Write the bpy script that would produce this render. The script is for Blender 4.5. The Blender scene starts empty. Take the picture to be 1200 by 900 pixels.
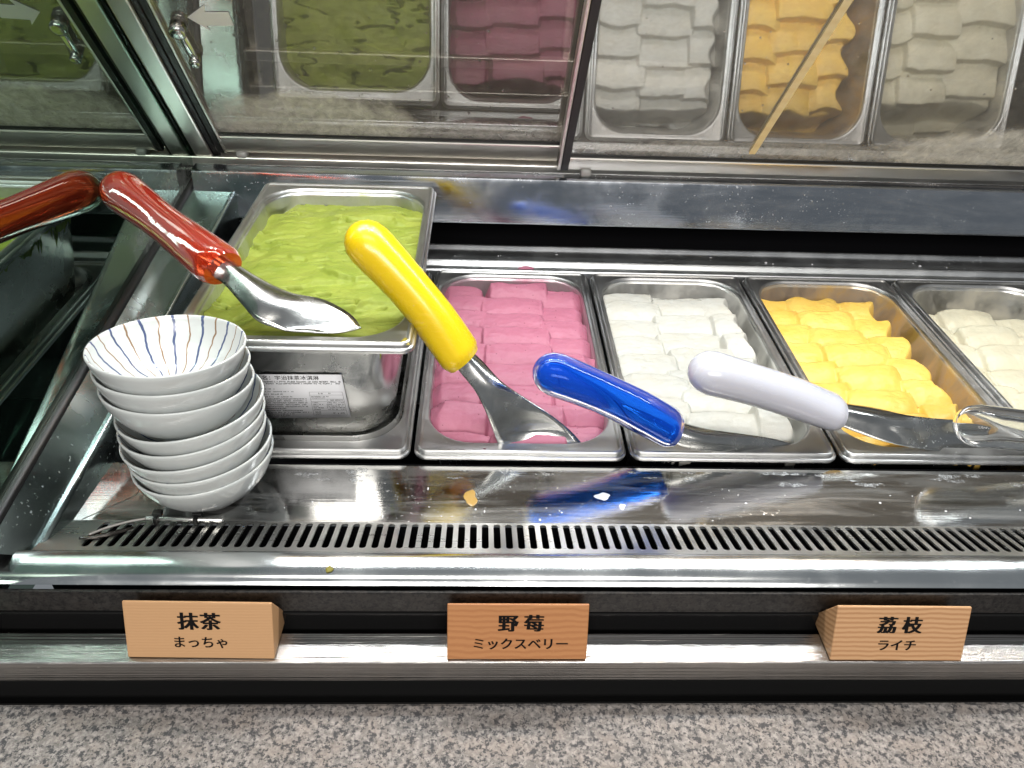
import bpy, bmesh, math, random
import numpy as np
from mathutils import Vector, Matrix
R = math.radians
random.seed(7); RNG = np.random.default_rng(7)
sc = bpy.context.scene
COL = sc.collection

# ------------------------------------------------------------------ camera, world, light, exposure
cam = bpy.data.objects.new('camera', bpy.data.cameras.new('camera')); COL.objects.link(cam)
_p, _y, _r = R(35.5436), R(3.0284), R(2.6339)
_Z = Matrix.Rotation(-_y, 3, 'Z')
_f = _Z @ Vector((0, math.cos(_p), -math.sin(_p))); _ri = _Z @ Vector((1, 0, 0)); _u = _Z @ Vector((0, math.sin(_p), math.cos(_p)))
_ri2 = math.cos(_r) * _ri + math.sin(_r) * _u; _u2 = -math.sin(_r) * _ri + math.cos(_r) * _u
M = Matrix((_ri2, _u2, -_f)).transposed().to_4x4(); M.translation = (0.05447572, -0.47398345, 0.41247203)
cam.matrix_world = M
cam.data.sensor_width = 36; cam.data.lens = 27; cam.data.clip_start = .01; cam.data.clip_end = 50
sc.camera = cam

w = bpy.data.worlds.new('World'); sc.world = w; w.use_nodes = True
w.node_tree.nodes['Background'].inputs[0].default_value = (.86, .93, 1, 1)
w.node_tree.nodes['Background'].inputs[1].default_value = .19

def area(name, loc, target, sx, sy, power, col=(1, 1, 1), shape='RECTANGLE'):
    l = bpy.data.lights.new(name, 'AREA'); l.shape = shape; l.size = sx
    if shape in ('RECTANGLE', 'ELLIPSE'): l.size_y = sy
    l.energy = power; l.color = col
    o = bpy.data.objects.new(name, l); COL.objects.link(o); o.location = loc
    o.rotation_euler = (Vector(target) - Vector(loc)).to_track_quat('-Z', 'Y').to_euler()
    return o
area('case_light_strip', (.15, .155, .475), (.15, .13, 0), 1.3, .03, 4.7, (.93, .98, 1))
area('shop_ceiling_light', (.1, -.75, 2.0), (.1, .1, 0), 1.4, .4, 12, (1, .96, .90))
area('rail_fill_light', (.1, 1.15, 1.85), (.1, -.1, 0), 2.4, .45, 4.5, (1, .97, .94))  # added light, out of view, to brighten the tag rail and lip
area('front_fill_light', (.2, -1.7, 1.15), (.15, .2, .1), 1.6, .4, 26, (1, .96, .92))  # added fill light behind the camera for the front-facing surfaces
area('shop_side_light', (-1.1, .15, 1.6), (0, .1, 0), .5, 1.0, 8, (.86, 1, .97))
for x, c in ((-.76, (1, .74, .5)), (-.445, (1, .72, .45)), (-.145, (1, 1, .98)), (.488, (.95, .97, 1)), (.765, (1, .74, .48)), (1.05, (1, .75, .5))):
    area('ceiling_downlight', (x, 1.0, 1.62), (x * .3, -.15, 0), .06, .06, 3.4, c, 'DISK')

vs = sc.view_settings
sc.display_settings.display_device = 'sRGB'
vs.view_transform = 'Standard'; vs.look = 'None'; vs.exposure = .22; vs.gamma = 1; vs.use_curve_mapping = False
sc.cycles.use_denoising = True
sc.cycles.max_bounces = 14; sc.cycles.glossy_bounces = 8; sc.cycles.transmission_bounces = 10; sc.cycles.transparent_max_bounces = 12
sc.cycles.caustics_reflective = False; sc.cycles.caustics_refractive = False
sc.cycles.sample_clamp_indirect = 6; sc.cycles.blur_glossy = .3

# ------------------------------------------------------------------ node material helpers
class NT:
    def __init__(s, name):
        s.m = bpy.data.materials.new(name); s.m.use_nodes = True; s.t = s.m.node_tree; s.t.nodes.clear()
        s.out = s.t.nodes.new('ShaderNodeOutputMaterial')
    def n(s, typ, **kw):
        nd = s.t.nodes.new('ShaderNode' + typ)
        for k, v in kw.items():
            if k.startswith('i_'):
                key = k[2:].replace('_', ' ')
                s.set(nd.inputs[int(key) if key.isdigit() else key], v)
            else: setattr(nd, k, v)
        return nd
    def set(s, sock, v):
        if isinstance(v, bpy.types.NodeSocket): s.t.links.new(v, sock)
        elif isinstance(v, bpy.types.Node): s.t.links.new(v.outputs[0], sock)
        else:
            if isinstance(v, tuple) and len(v) == 3 and sock.type == 'RGBA': v = (*v, 1)
            sock.default_value = v
    def coord(s, scale=(1, 1, 1), rot=(0, 0, 0), loc=(0, 0, 0)):
        tc = s.n('TexCoord'); mp = s.n('Mapping'); s.t.links.new(tc.outputs['Object'], mp.inputs[0])
        mp.inputs['Scale'].default_value = scale; mp.inputs['Rotation'].default_value = rot; mp.inputs['Location'].default_value = loc
        return mp.outputs[0]
    def noise(s, vec, scale=5, detail=3, rough=.5, dist=0):
        nd = s.n('TexNoise', i_Vector=vec, i_Scale=scale, i_Detail=detail, i_Roughness=rough, i_Distortion=dist)
        return nd.outputs[0]
    def ramp(s, fac, *stops):
        nd = s.n('ValToRGB', i_Fac=fac); e = nd.color_ramp.elements
        while len(e) < len(stops): e.new(.5)
        for el, (p, c) in zip(e, stops):
            el.position = p; el.color = (c, c, c, 1) if isinstance(c, (int, float)) else (*c, 1)
        return nd.outputs[0]
    def mix(s, fac, a, b, mode='MIX'):
        nd = s.n('MixRGB', blend_type=mode, i_Fac=fac, i_Color1=a, i_Color2=b); return nd.outputs[0]
    def math(s, op, a, b=0., c=0.):
        nd = s.n('Math', operation=op); s.set(nd.inputs[0], a); s.set(nd.inputs[1], b); s.set(nd.inputs[2], c); return nd.outputs[0]
    def bump(s, h, strength=.2, dist=.001):
        return s.n('Bump', i_Height=h, i_Strength=strength, i_Distance=dist).outputs[0]
    def bsdf(s, **kw):
        nd = s.n('BsdfPrincipled')
        for k, v in kw.items(): s.set(nd.inputs[k.replace('_', ' ')], v)
        return nd
    def done(s, sh):
        s.t.links.new(sh.outputs[0] if isinstance(sh, bpy.types.Node) else sh, s.out.inputs[0]); return s.m

def steel(name, base=.62, tint=(1, 1, 1), rough=.2, brush=(3, 260, 260), bs=.12, rv=.12, spots=0., smear=.3, bumpd=.0004, film=0.):
    t = NT(name)
    br = t.noise(t.coord(brush), 1, 4, .6)
    sm = t.noise(t.coord((1, 1, 1)), 18, 5, .6, .6)
    smr = t.ramp(sm, (.42, 0), (.72, 1))
    r = t.math('ADD', t.math('MULTIPLY_ADD', br, rv, rough - rv * .5), t.math('MULTIPLY', smr, smear * .35))
    c = tuple(base * x for x in tint)
    col = t.mix(t.math('MULTIPLY', smr, smear), c, tuple(min(1, x * 1.12) for x in c))
    met = 1.0
    if spots:
        sp = t.noise(t.coord(), 330, 2, .5); zone = t.noise(t.coord(loc=(3, 1, 0)), 14, 3)
        mask = t.math('MULTIPLY', t.ramp(sp, (.66, 0), (.70, 1)), t.ramp(zone, (.42, 0), (.6, 1)))
        mask = t.math('MULTIPLY', mask, spots)
        col = t.mix(mask, col, (.85, .87, .9)); met = t.math('SUBTRACT', 1.0, mask)
        r = t.math('ADD', r, t.math('MULTIPLY', mask, .4))
    if film:   # dried milk film wiped across the steel
        f1 = t.noise(t.coord((7, 60, 30), rot=(0, 0, .10)), 1, 6, .68, .8); f2 = t.noise(t.coord((8, 160, 60), rot=(0, 0, .12)), 1, 4, .7)
        fm = t.math('MULTIPLY', t.math('MULTIPLY', t.ramp(f1, (.45, 0), (.68, 1)), t.math('MULTIPLY_ADD', f2, 1.0, .15)), film)
        col = t.mix(fm, col, (.72, .73, .72)); met = t.math('SUBTRACT', met, fm); met = t.math('MAXIMUM', met, 0.0)
        r = t.math('ADD', r, t.math('MULTIPLY', fm, .5))
    scr = t.noise(t.coord((6, 500, 500), rot=(0, 0, .5)), 1, 2, .5)
    h = t.math('ADD', br, t.math('MULTIPLY', scr, .3))
    return t.done(t.bsdf(Base_Color=col, Metallic=met, Roughness=r, Normal=t.bump(h, bs, bumpd)))

def plain(name, col, rough=.5, spec=.5, metallic=0, **kw):
    t = NT(name); return t.done(t.bsdf(Base_Color=col, Roughness=rough, Metallic=metallic, Specular_IOR_Level=spec, **kw))

def plastic_clear(name, col, rough=.08, body=.25, bodycol=None, ior=1.40):
    t = NT(name)
    v = t.noise(t.coord(), 60, 3)
    g = t.bsdf(Base_Color=col, Roughness=rough, IOR=ior, Transmission_Weight=1.0, Specular_Tint=tuple(.3 + .7 * x for x in col) + (1,), Normal=t.bump(v, .08, .002))
    d = t.bsdf(Base_Color=bodycol or col, Roughness=.06, IOR=1.35, Specular_Tint=tuple(.3 + .7 * x for x in col) + (1,), Normal=t.bump(v, .12, .002))
    mx = t.n('MixShader', i_0=body); t.t.links.new(g.outputs[0], mx.inputs[1]); t.t.links.new(d.outputs[0], mx.inputs[2])
    return t.done(mx)

def plastic(name, col, rough=.25, sub=.15):
    t = NT(name)
    v = t.noise(t.coord(), 40, 3); w2 = t.noise(t.coord(), 500, 2)
    c = t.mix(t.ramp(v, (.4, 0), (.75, .25)), col, tuple(x * .86 for x in col))
    r = t.math('MULTIPLY_ADD', v, .2, rough - .1)
    sp = t.math('MULTIPLY', t.ramp(t.noise(t.coord(), 240, 3, .6), (.69, 0), (.73, 1)), t.ramp(t.noise(t.coord(loc=(2, 0, 1)), 28, 2), (.5, 0), (.6, 1)))
    c = t.mix(t.math('MULTIPLY', sp, .6), c, (.75, .73, .66))
    scf = t.noise(t.coord((40, 700, 200), rot=(.4, .3, .6)), 1, 3, .6); r = t.math('ADD', r, t.math('MULTIPLY', t.ramp(scf, (.55, 0), (.75, 1)), .25))
    return t.done(t.bsdf(Base_Color=c, Roughness=r, Subsurface_Weight=sub, Subsurface_Radius=(.004, .003, .002), Subsurface_Scale=1.0, Coat_Weight=.3, Coat_Roughness=.12, Normal=t.bump(t.math('ADD', v, t.math('MULTIPLY', w2, .15)), .08, .002)))

def icecream(name, col, dark, specks=None, rough=.5, var=.5):
    t = NT(name)
    a = t.noise(t.coord(), 35, 4, .6); b = t.noise(t.coord(), 700, 3, .6); st = t.noise(t.coord((20, 420, 200)), 1, 3)
    c = t.mix(t.math('MULTIPLY', t.ramp(a, (.35, 0), (.7, 1)), var), col, dark)
    if specks:
        vo = t.n('TexVoronoi', i_Vector=t.coord(), i_Scale=170.0, i_Randomness=1.0)
        pick = t.math('GREATER_THAN', t.n('SeparateColor', i_0=vo.outputs['Color']).outputs[0], .55)
        k = t.math('MULTIPLY', t.math('LESS_THAN', vo.outputs['Distance'], .10), pick)
        c = t.mix(t.math('MULTIPLY', k, .85), c, specks)
    h = t.math('ADD', t.math('MULTIPLY', b, .35), t.math('ADD', t.math('MULTIPLY', st, .16), t.math('MULTIPLY', a, .4)))
    return t.done(t.bsdf(Base_Color=c, Roughness=rough, Subsurface_Weight=.18, Subsurface_Radius=(.006, .005, .004), Subsurface_Scale=.25, Coat_Weight=.04, Coat_Roughness=.35, Normal=t.bump(h, .5, .0014)))

def smeared_steel(name, col, amt=.5, zlim=-.02):
    t = NT(name)
    a = t.noise(t.coord((1, 1, .6)), 26, 5, .6, .5)
    m = t.math('MULTIPLY', t.ramp(a, (.5 - amt * .3, 0), (.62, 1)), .5 + amt * .5)
    br = t.noise(t.coord((300, 300, 4)), 1, 3)
    c = t.mix(m, (.58, .58, .57), col)
    return t.done(t.bsdf(Base_Color=c, Metallic=t.math('SUBTRACT', 1.0, m), Roughness=t.math('MULTIPLY_ADD', br, .06, .26), Normal=t.bump(t.math('ADD', t.math('MULTIPLY', br, .15), a), .15, .0006)))

def granite(name, k=1.0):
    t = NT(name); g = lambda *c: tuple(x * k for x in c)
    co = t.coord()
    v1 = t.n('TexVoronoi', i_Vector=co, i_Scale=520.0).outputs['Color']
    v1 = t.n('SeparateColor', i_0=v1).outputs[0]
    n1 = t.noise(co, 300, 5, .72); n2 = t.noise(co, 480, 5, .75); n3 = t.noise(co, 60, 3)
    base = t.mix(t.ramp(n1, (.42, 0), (.60, 1)), g(.16, .145, .135), g(.36, .325, .30))
    base = t.mix(t.math('MULTIPLY', t.ramp(n3, (.45, 0), (.65, 1)), .5), base, g(.29, .24, .205))
    base = t.mix(t.math('MULTIPLY', v1, .3), base, g(.15, .145, .145))
    dk = t.ramp(t.math('ADD', t.math('MULTIPLY', n2, .6), t.math('MULTIPLY', t.noise(co, 230, 4, .65), .55)), (.575, 0), (.635, 1))
    base = t.mix(t.math('MULTIPLY', dk, .92), base, g(.038, .038, .042))
    return t.done(t.bsdf(Base_Color=base, Roughness=.5, Specular_IOR_Level=.25, Normal=t.bump(n2, .05, .001)))

def wood(name, a, b, scale=1.0, rot=0., seed=0., ring=420., dist=1.6):
    t = NT(name)
    co = t.coord((1, 1, 1), rot=(R(35), 0, rot), loc=(seed, seed * .7, seed * .3))
    warp = t.noise(t.n('Mapping', i_0=co, i_Scale=(6, 40, 40)).outputs[0], 1, 3)
    wv = t.n('TexWave', wave_type='BANDS', bands_direction='Z', i_Vector=co, i_Scale=ring * scale / 6.28 * 1.0, i_Distortion=dist, i_Detail=3.0, i_Detail_Scale=.6).outputs['Fac']
    fib = t.noise(t.n('Mapping', i_0=co, i_Scale=(60, 1600, 1600)).outputs[0], 1, 3)
    c = t.mix(t.ramp(wv, (.25, 0), (.95, 1)), a, b)
    c = t.mix(t.math('MULTIPLY', fib, .35), c, tuple(x * .72 for x in a))
    c = t.mix(t.math('MULTIPLY', warp, .25), c, tuple(min(1, x * 1.15) for x in a))
    return t.done(t.bsdf(Base_Color=c, Roughness=.55, Normal=t.bump(t.math('ADD', fib, wv), .15, .0004)))

def coated_glass(name, refl, trans, tint, fog, wet=.0, rough=.004):
    """semi-mirror glass; fog = list of (centre, radii) blobs: frost on the pane, and broad faint ones that paint haze over the reflections"""
    t = NT(name)
    gl = t.n('BsdfGlossy', i_Color=tuple(refl * x for x in tint), i_Roughness=rough)
    tr = t.n('BsdfTransparent', i_Color=tuple(trans * x for x in tint))
    ad = t.n('AddShader'); t.t.links.new(gl.outputs[0], ad.inputs[0]); t.t.links.new(tr.outputs[0], ad.inputs[1])
    res = ad.outputs[0]
    if fog:
        co = t.coord(); tot = None
        nz = t.noise(co, 26, 5, .6, .4); fine = t.noise(co, 420, 3, .7)
        for c, r, a in fog:
            mp = t.n('Mapping', i_0=co); mp.vector_type = 'TEXTURE'
            mp.inputs['Location'].default_value = c; mp.inputs['Scale'].default_value = r
            ln = t.n('VectorMath', operation='LENGTH'); t.set(ln.inputs[0], mp.outputs[0])
            d = t.math('ADD', ln.outputs['Value'], t.math('MULTIPLY_ADD', nz, .8, -.4))
            k = t.math('MULTIPLY', t.ramp(d, (.72, 1), (1.0, 0)), a)
            tot = k if tot is None else t.math('MAXIMUM', tot, k)
        pat = t.noise(co, 75, 6, .7, .8)
        tot = t.math('MULTIPLY', tot, t.math('MULTIPLY', t.math('MULTIPLY_ADD', fine, .5, .65), t.math('MULTIPLY_ADD', t.ramp(pat, (.3, 0), (.68, 1)), .75, .3)))
        df = t.n('BsdfDiffuse', i_Color=(.82, .82, .78)); tl = t.n('BsdfTranslucent', i_Color=(.8, .8, .75))
        m1 = t.n('MixShader', i_0=.5); t.t.links.new(df.outputs[0], m1.inputs[1]); t.t.links.new(tl.outputs[0], m1.inputs[2])
        m2 = t.n('MixShader', i_0=tot); t.t.links.new(res, m2.inputs[1]); t.t.links.new(m1.outputs[0], m2.inputs[2]); res = m2.outputs[0]
    return t.done(res)

# ------------------------------------------------------------------ object helpers
def thing(name, label, cat, loc=(0, 0, 0), group=None):
    o = bpy.data.objects.new(name, None); COL.objects.link(o); o.empty_display_size = .02
    o.location = loc; o['label'] = label; o['category'] = cat
    if group: o['group'] = group
    o['kind'] = 'thing'
    return o
def tag(o, label, cat, group=None, kind='thing'):
    o['label'] = label; o['category'] = cat; o['kind'] = kind
    if group: o['group'] = group
    return o
def wloc(o):
    v = Vector((0, 0, 0))
    while o is not None: v += o.location; o = o.parent
    return v
def mesh_obj(name, verts, faces, mats, parent=None, origin=None, smooth=True, midx=None, label=None, bevel=0, sub=0, auto=None):
    """verts in world coordinates"""
    org = wloc(parent) if parent else Vector(origin or (0, 0, 0))
    me = bpy.data.meshes.new(name)
    v = np.asarray(verts, dtype=float).reshape(-1, 3) - np.array(org)
    me.from_pydata(v.tolist() if len(v) < 60000 else v, [], faces)
    me.update()
    for m in (mats if isinstance(mats, (list, tuple)) else [mats]): me.materials.append(m)
    if smooth: me.polygons.foreach_set('use_smooth', [True] * len(me.polygons))
    if midx is not None: me.polygons.foreach_set('material_index', midx)
    o = bpy.data.objects.new(name, me); COL.objects.link(o)
    if parent: o.parent = parent
    else: o.location = org
    if label: o['label'] = label
    if bevel:
        b = o.modifiers.new('bevel', 'BEVEL'); b.width = bevel; b.segments = 2; b.limit_method = 'ANGLE'; b.angle_limit = R(40)
    if sub:
        s = o.modifiers.new('sub', 'SUBSURF'); s.levels = s.render_levels = sub
    if auto is not None and smooth:
        me.set_sharp_from_angle(angle=R(auto))
    return o
class MB:
    def __init__(s): s.v = []; s.f = []; s.m = []
    def add(s, v, f, mi=0):
        k = len(s.v); s.v += [tuple(p) for p in v]; s.f += [tuple(i + k for i in q) for q in f]; s.m += [mi] * len(f)
    def box(s, x0, x1, y0, y1, z0, z1, mi=0, M=None):
        v = [Vector((x, y, z)) for z in (z0, z1) for y in (y0, y1) for x in (x0, x1)]
        if M is not None: v = [M @ p for p in v]
        s.add(v, [(0, 2, 3, 1), (4, 5, 7, 6), (0, 1, 5, 4), (2, 6, 7, 3), (0, 4, 6, 2), (1, 3, 7, 5)], mi)
    def loops(s, L, close=True, cap0=False, cap1=False, mi=0):
        n = len(L[0]); k = len(s.v)
        for l in L: s.v += [tuple(p) for p in l]
        for i in range(len(L) - 1):
            for j in range(n if close else n - 1):
                a = k + i * n + j; b = k + i * n + (j + 1) % n
                s.f.append((a, b, b + n, a + n)); s.m.append(mi)
        if cap0: s.f.append(tuple(k + j for j in reversed(range(n)))); s.m.append(mi)
        if cap1: s.f.append(tuple(k + (len(L) - 1) * n + j for j in range(n))); s.m.append(mi)
    def obj(s, name, mats, parent=None, **kw): return mesh_obj(name, s.v, s.f, mats, parent, midx=s.m, **kw)
def rrect(x0, x1, y0, y1, r, z, n=8):
    out = []
    for cx, cy, a0 in ((x1 - r, y1 - r, 0), (x0 + r, y1 - r, 90), (x0 + r, y0 + r, 180), (x1 - r, y0 + r, 270)):
        for i in range(n + 1):
            a = R(a0 + 90 * i / n); out.append((cx + r * math.cos(a), cy + r * math.sin(a), z))
    return out
def strip(profile, x0, x1):
    """sheet swept along X from a (y,z) profile, thickness by closing underneath"""
    mb = MB(); mb.loops([[(x0, y, z) for y, z in profile], [(x1, y, z) for y, z in profile]], close=False)
    return mb
def tube(mb, pts, rads, n=14, flat=1.0, mi=0, capround=True, up=None):
    pts = [Vector(p) for p in pts]; L = []
    for i, p in enumerate(pts):
        d = (pts[min(i + 1, len(pts) - 1)] - pts[max(i - 1, 0)]).normalized()
        side = d.cross(up or Vector((0, 0, 1)))
        if side.length < 1e-4: side = d.cross(Vector((0, 1, 0)))
        side.normalize(); nn = side.cross(d)
        r = rads[i]; fl = flat[i] if isinstance(flat, (list, tuple)) else flat
        L.append([p + side * r * math.cos(2 * math.pi * j / n) + nn * r * fl * math.sin(2 * math.pi * j / n) for j in range(n)])
    mb.loops(L, cap0=True, cap1=True, mi=mi)

# ------------------------------------------------------------------ value noise for height fields
def vnoise(x, y, seed=0):
    xi = np.floor(x).astype(np.int64); yi = np.floor(y).astype(np.int64); fx = x - xi; fy = y - yi
    fx = fx * fx * (3 - 2 * fx); fy = fy * fy * (3 - 2 * fy)
    def h(a, b):
        k = (a * 374761393 + b * 668265263 + seed * 1442695041) & 0x7fffffff
        k = ((k ^ (k >> 13)) * 1274126177) & 0x7fffffff
        return ((k ^ (k >> 16)) & 0xffff) / 65535.
    return (h(xi, yi) * (1 - fx) + h(xi + 1, yi) * fx) * (1 - fy) + (h(xi, yi + 1) * (1 - fx) + h(xi + 1, yi + 1) * fx) * fy
def fbm(x, y, s, seed=0, o=4):
    t = 0; a = .5
    for i in range(o): t = t + a * (vnoise(x * s, y * s, seed + i * 17) - .5); s *= 2.03; a *= .5
    return t
def hash1(i, seed):
    k = np.sin((i + 1.3) * 12.9898 + seed * 78.233) * 43758.5453
    return k - np.floor(k)
def sstep(a, b, x):
    t = np.clip((x - a) / (b - a), 0, 1); return t * t * (3 - 2 * t)

# ------------------------------------------------------------------ materials
M_PANRIM = steel('pan_rim_steel', .52, (1, 1, .99), .33, (40, 40, 40), .25, .14, .5, .6)
M_PAN = steel('pan_wall_steel', .58, (1, 1, .98), .22, (4, 4, 120), .15, .12, .0, .5)
M_LEDGE = steel('ledge_steel', .58, (1, 1, .97), .07, (3, 420, 420), .18, .08, .25, .10, .0003, .26)
M_GRILLE = steel('grille_steel', .72, (1, 1, .96), .28, (3, 400, 400), .15, .1, .3, .3)
M_SHELF = steel('shelf_steel', .80, (.97, .99, 1), .36, (3, 400, 400), .2, .1, .5, .4)
M_LIP = steel('lip_steel', .72, (.97, 1, 1), .16, (3, 300, 300), .08, .08, .15, .3)
M_BRUSH = steel('brushed_rail_steel', .60, (1, .96, .92), .20, (4, 900, 900), .9, .12, 0, .15, .0005)
M_CHROME = steel('polished_steel', .50, (.88, .93, 1), .10, (4, 240, 240), .15, .08, .35, .5, .0004, .18)
M_TRIM = steel('trim_steel', .72, (1, .96, .90), .34, (3, 400, 400), .2, .1, 0, .2)
M_SIDE = steel('side_plate_steel', .60, (.86, 1, .99), .20, (3, 3, 3), .03, .04, .25, .4)
M_SPOON = steel('spoon_steel', .48, (1, 1, .97), .17, (260, 30, 260), .10, .10, .25, .5)
M_BLACK = plain('black_rubber', (.008, .008, .008), .45)
M_VOID = plain('dark_well', (.004, .004, .005), .8, .1)
M_GLOSSBLACK = plain('gloss_black_panel', (.010, .010, .010), .10, .25, IOR=1.5)
M_GRANITE = granite('speckled_granite')

# ------------------------------------------------------------------ the setting
XL, XR = -1.2, 1.4
def slab(name, mb, mat, **kw):
    o = mb.obj(name, mat, **kw); o['kind'] = 'structure'; return o
mb = MB(); mb.box(XL, XR, -.62, -.176, -.12, -.066)
slab('granite_counter', mb, M_GRANITE, bevel=.003, smooth=False)
mb = MB(); mb.box(-2.2, 2.4, 1.6, 1.62, -1.0, 2.2)
slab('back_wall', mb, plain('dark_back_wall', (.06, .055, .05), .7), smooth=False)
mb = MB(); mb.box(-2.2, 2.4, .66, 1.4, -.2, -.02)
slab('work_counter', mb, steel('work_counter_steel', .5, (1, 1, 1), .3), smooth=False)

ap = thing('small_appliance', 'small white appliance with a round vent behind the right glass door', 'appliance', (.33, .80, -.02))
M_APP = plain('white_enamel', (.62, .62, .60), .4)
mb = MB(); mb.box(.20, .42, .74, .90, -.0195, .11); mb.obj('housing', M_APP, ap, bevel=.006, smooth=False)
mb = MB(); tube(mb, [(.335, .7395, .035), (.335, .732, .035), (.335, .731, .035)], [.028, .028, .024], 28); mb.obj('round_vent', plain('grey_vent', (.2, .2, .2), .4), ap)
sh = thing('staff_shelf', 'steel staff side shelf with three horizontal rails behind the left glass door', 'shelf', (.0, .75, -.02))
for z in (.02, .075, .125):
    mb = MB(); mb.box(-.30, .19, .74, .76, z, z + .016); mb.obj('shelf_rail', M_TRIM, sh, bevel=.002, smooth=False)
for x in (-.29, -.02, .18):
    mb = MB(); mb.box(x - .006, x + .006, .762, .776, -.0195, .22); mb.obj('shelf_post', M_TRIM, sh, bevel=.001, smooth=False)

# ------------------------------------------------------------------ display case
case = thing('display_case', 'stainless steel ice cream display case holding the pans, slotted front grille, dark end glass', 'display case', (.05, 0, -.12))
# ledge in front of the pans
mb = strip([(.34, -.30), (.0035, -.30), (.0035, -.0135), (.001, -.0115), (-.0622, -.012)], -.25, XR)
mb.obj('ledge', M_LEDGE, case, auto=35)
# slotted grille panel, tilted up toward the customer
P0, P1 = Vector((0, -.0622, -.012)), Vector((0, -.1045, .0022))
bdir = (P1 - P0).normalized(); BL = (P1 - P0).length
gnrm = Vector((1, 0, 0)).cross(-bdir).normalized()
if gnrm.z < 0: gnrm = -gnrm
g = MB()
def gp(x, b, d=0.): return Vector((x, P0.y, P0.z)) + bdir * b + gnrm * d
b0, b1 = .0025, .0390; pitch = .0087; sw = .0025; gx0 = -.222
NS = 96; nseg = 5
g.add([gp(-.25, 0), gp(gx0, 0), gp(gx0, BL), gp(-.25, BL)], [(0, 1, 2, 3)])
for k in range(NS):
    xc = gx0 + (k + .5) * pitch
    inner = []; outer = []
    for cy, sgn in ((b1 - sw, 1), (b0 + sw, -1)):
        for i in range(nseg + 1):
            a = math.pi * i / nseg if sgn > 0 else math.pi + math.pi * i / nseg
            dx, dy = math.cos(a), math.sin(a)
            inner.append((xc + sw * dx, cy + sw * dy))
            ox = xc + pitch / 2 * max(-1, min(1, dx * 1.6)); oy = (BL if sgn > 0 else 0) if abs(dy) > .3 else cy
            outer.append((ox, oy))
    n = len(inner); base = len(g.v)
    g.v += [tuple(gp(x, b)) for x, b in outer] + [tuple(gp(x, b)) for x, b in inner] + [tuple(gp(x, b, -.0015)) for x, b in inner]
    for j in range(n):
        j2 = (j + 1) % n
        g.f += [(base + j, base + j2, base + n + j2, base + n + j), (base + n + j, base + n + j2, base + 2 * n + j2, base + 2 * n + j)]; g.m += [0, 0]
xe = gx0 + NS * pitch
g.add([gp(xe, 0), gp(XR, 0), gp(XR, BL), gp(xe, BL)], [(0, 1, 2, 3)])
g.obj('grille_panel', M_GRILLE, case, smooth=False)
mb = MB(); mb.loops([[(x, -.0622 - .001, -.0155), (x, -.0622 - .001, -.05), (x, -.102, -.05), (x, -.102, -.003)] for x in (-.249, XR)], close=False)
mb.obj('air_duct', M_VOID, case, smooth=False)
# rolled front lip
prof = [(-.1045, .0022), (-.1065, .0045), (-.1085, .0054), (-.113, .0056), (-.120, .0050), (-.126, .0036), (-.1298, .0012), (-.1315, -.0010)]
strip(prof, -.262, XR).obj('front_lip', M_LIP, case, auto=60)
# gloss black panel, channel, brushed tag rail
mb = MB(); mb.box(XL, XR, -.1350, -.1322, -.0235, -.0040); mb.obj('granite_reflection_strip', granite('reflected_granite', .10), case, bevel=.0006, smooth=False)  # darkened granite colour paints the counter's reflection above the black panel
mb = MB(); mb.box(XL, XR, -.1362, -.1322, -.075, -.0240); mb.obj('black_panel', M_GLOSSBLACK, case, bevel=.0006, smooth=False)
mb = MB(); mb.box(XL, XR, -.150, -.137, -.09, -.050); mb.obj('glass_channel', M_BLACK, case, smooth=False)
mb = MB(); mb.box(XL, XR, -.1672, -.1435, -.0555, -.035); mb.obj('tag_rail', M_BRUSH, case, bevel=.0012, smooth=False)
mb = MB(); mb.box(XL, XR, -.1640, -.1440, -.10, -.056); mb.box(XL, XR, -.1755, -.1642, -.10, -.085); mb.obj('shadow_gap', M_BLACK, case, smooth=False)
# well interior
mb = MB(); mb.loops([[(x, .004, -.012), (x, .004, -.25), (x, .40, -.25), (x, .40, -.02)] for x in (-.25, XR)], close=False)
mb.obj('well_lining', M_VOID, case, smooth=False)
# rear shelf with two raised beads
prof = [(.3335, -.20), (.3335, -.004), (.335, -.0025), (.344, -.0025), (.347, .0002), (.349, .0025), (.352, .003), (.355, .002), (.357, .0008), (.374, .0012), (.3765, .003), (.3785, .0065), (.380, .0075), (.3825, .0072), (.3835, .005), (.3838, -.06)]
strip(prof, -.228, XR).obj('rear_shelf', M_SHELF, case, auto=40)
mb = MB(); mb.loops([[(x, .384, -.06), (x, .43, -.06), (x, .43, .065), (x, .352, .058)] for x in (-.26, XR)], close=False)
mb.obj('air_slot', M_VOID, case, smooth=False)
# upper rear face and door sill
prof = [(.352, .055), (.346, .0525), (.3425, .0522), (.3415, .0540), (.3418, .0560), (.3488, .0985), (.3500, .1020), (.3525, .1035), (.3660, .1045), (.3685, .1040), (.3690, .100)]
strip(prof, -.262, XR).obj('rear_face', M_CHROME, case, auto=35)
mb = MB(); mb.box(-.275, XR, .3692, .440, .072, .0960); mb.obj('door_track', M_BLACK, case, smooth=False)
mb = MB(); mb.box(-.275, XR, .3800, .3850, .0962, .1075); mb.obj('track_fin', M_TRIM, case, bevel=.0012, smooth=False)
mb = MB(); mb.box(-.275, XR, .3960, .440, .0962, .112); mb.obj('rear_track', M_TRIM, case, bevel=.002, smooth=False)

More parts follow.
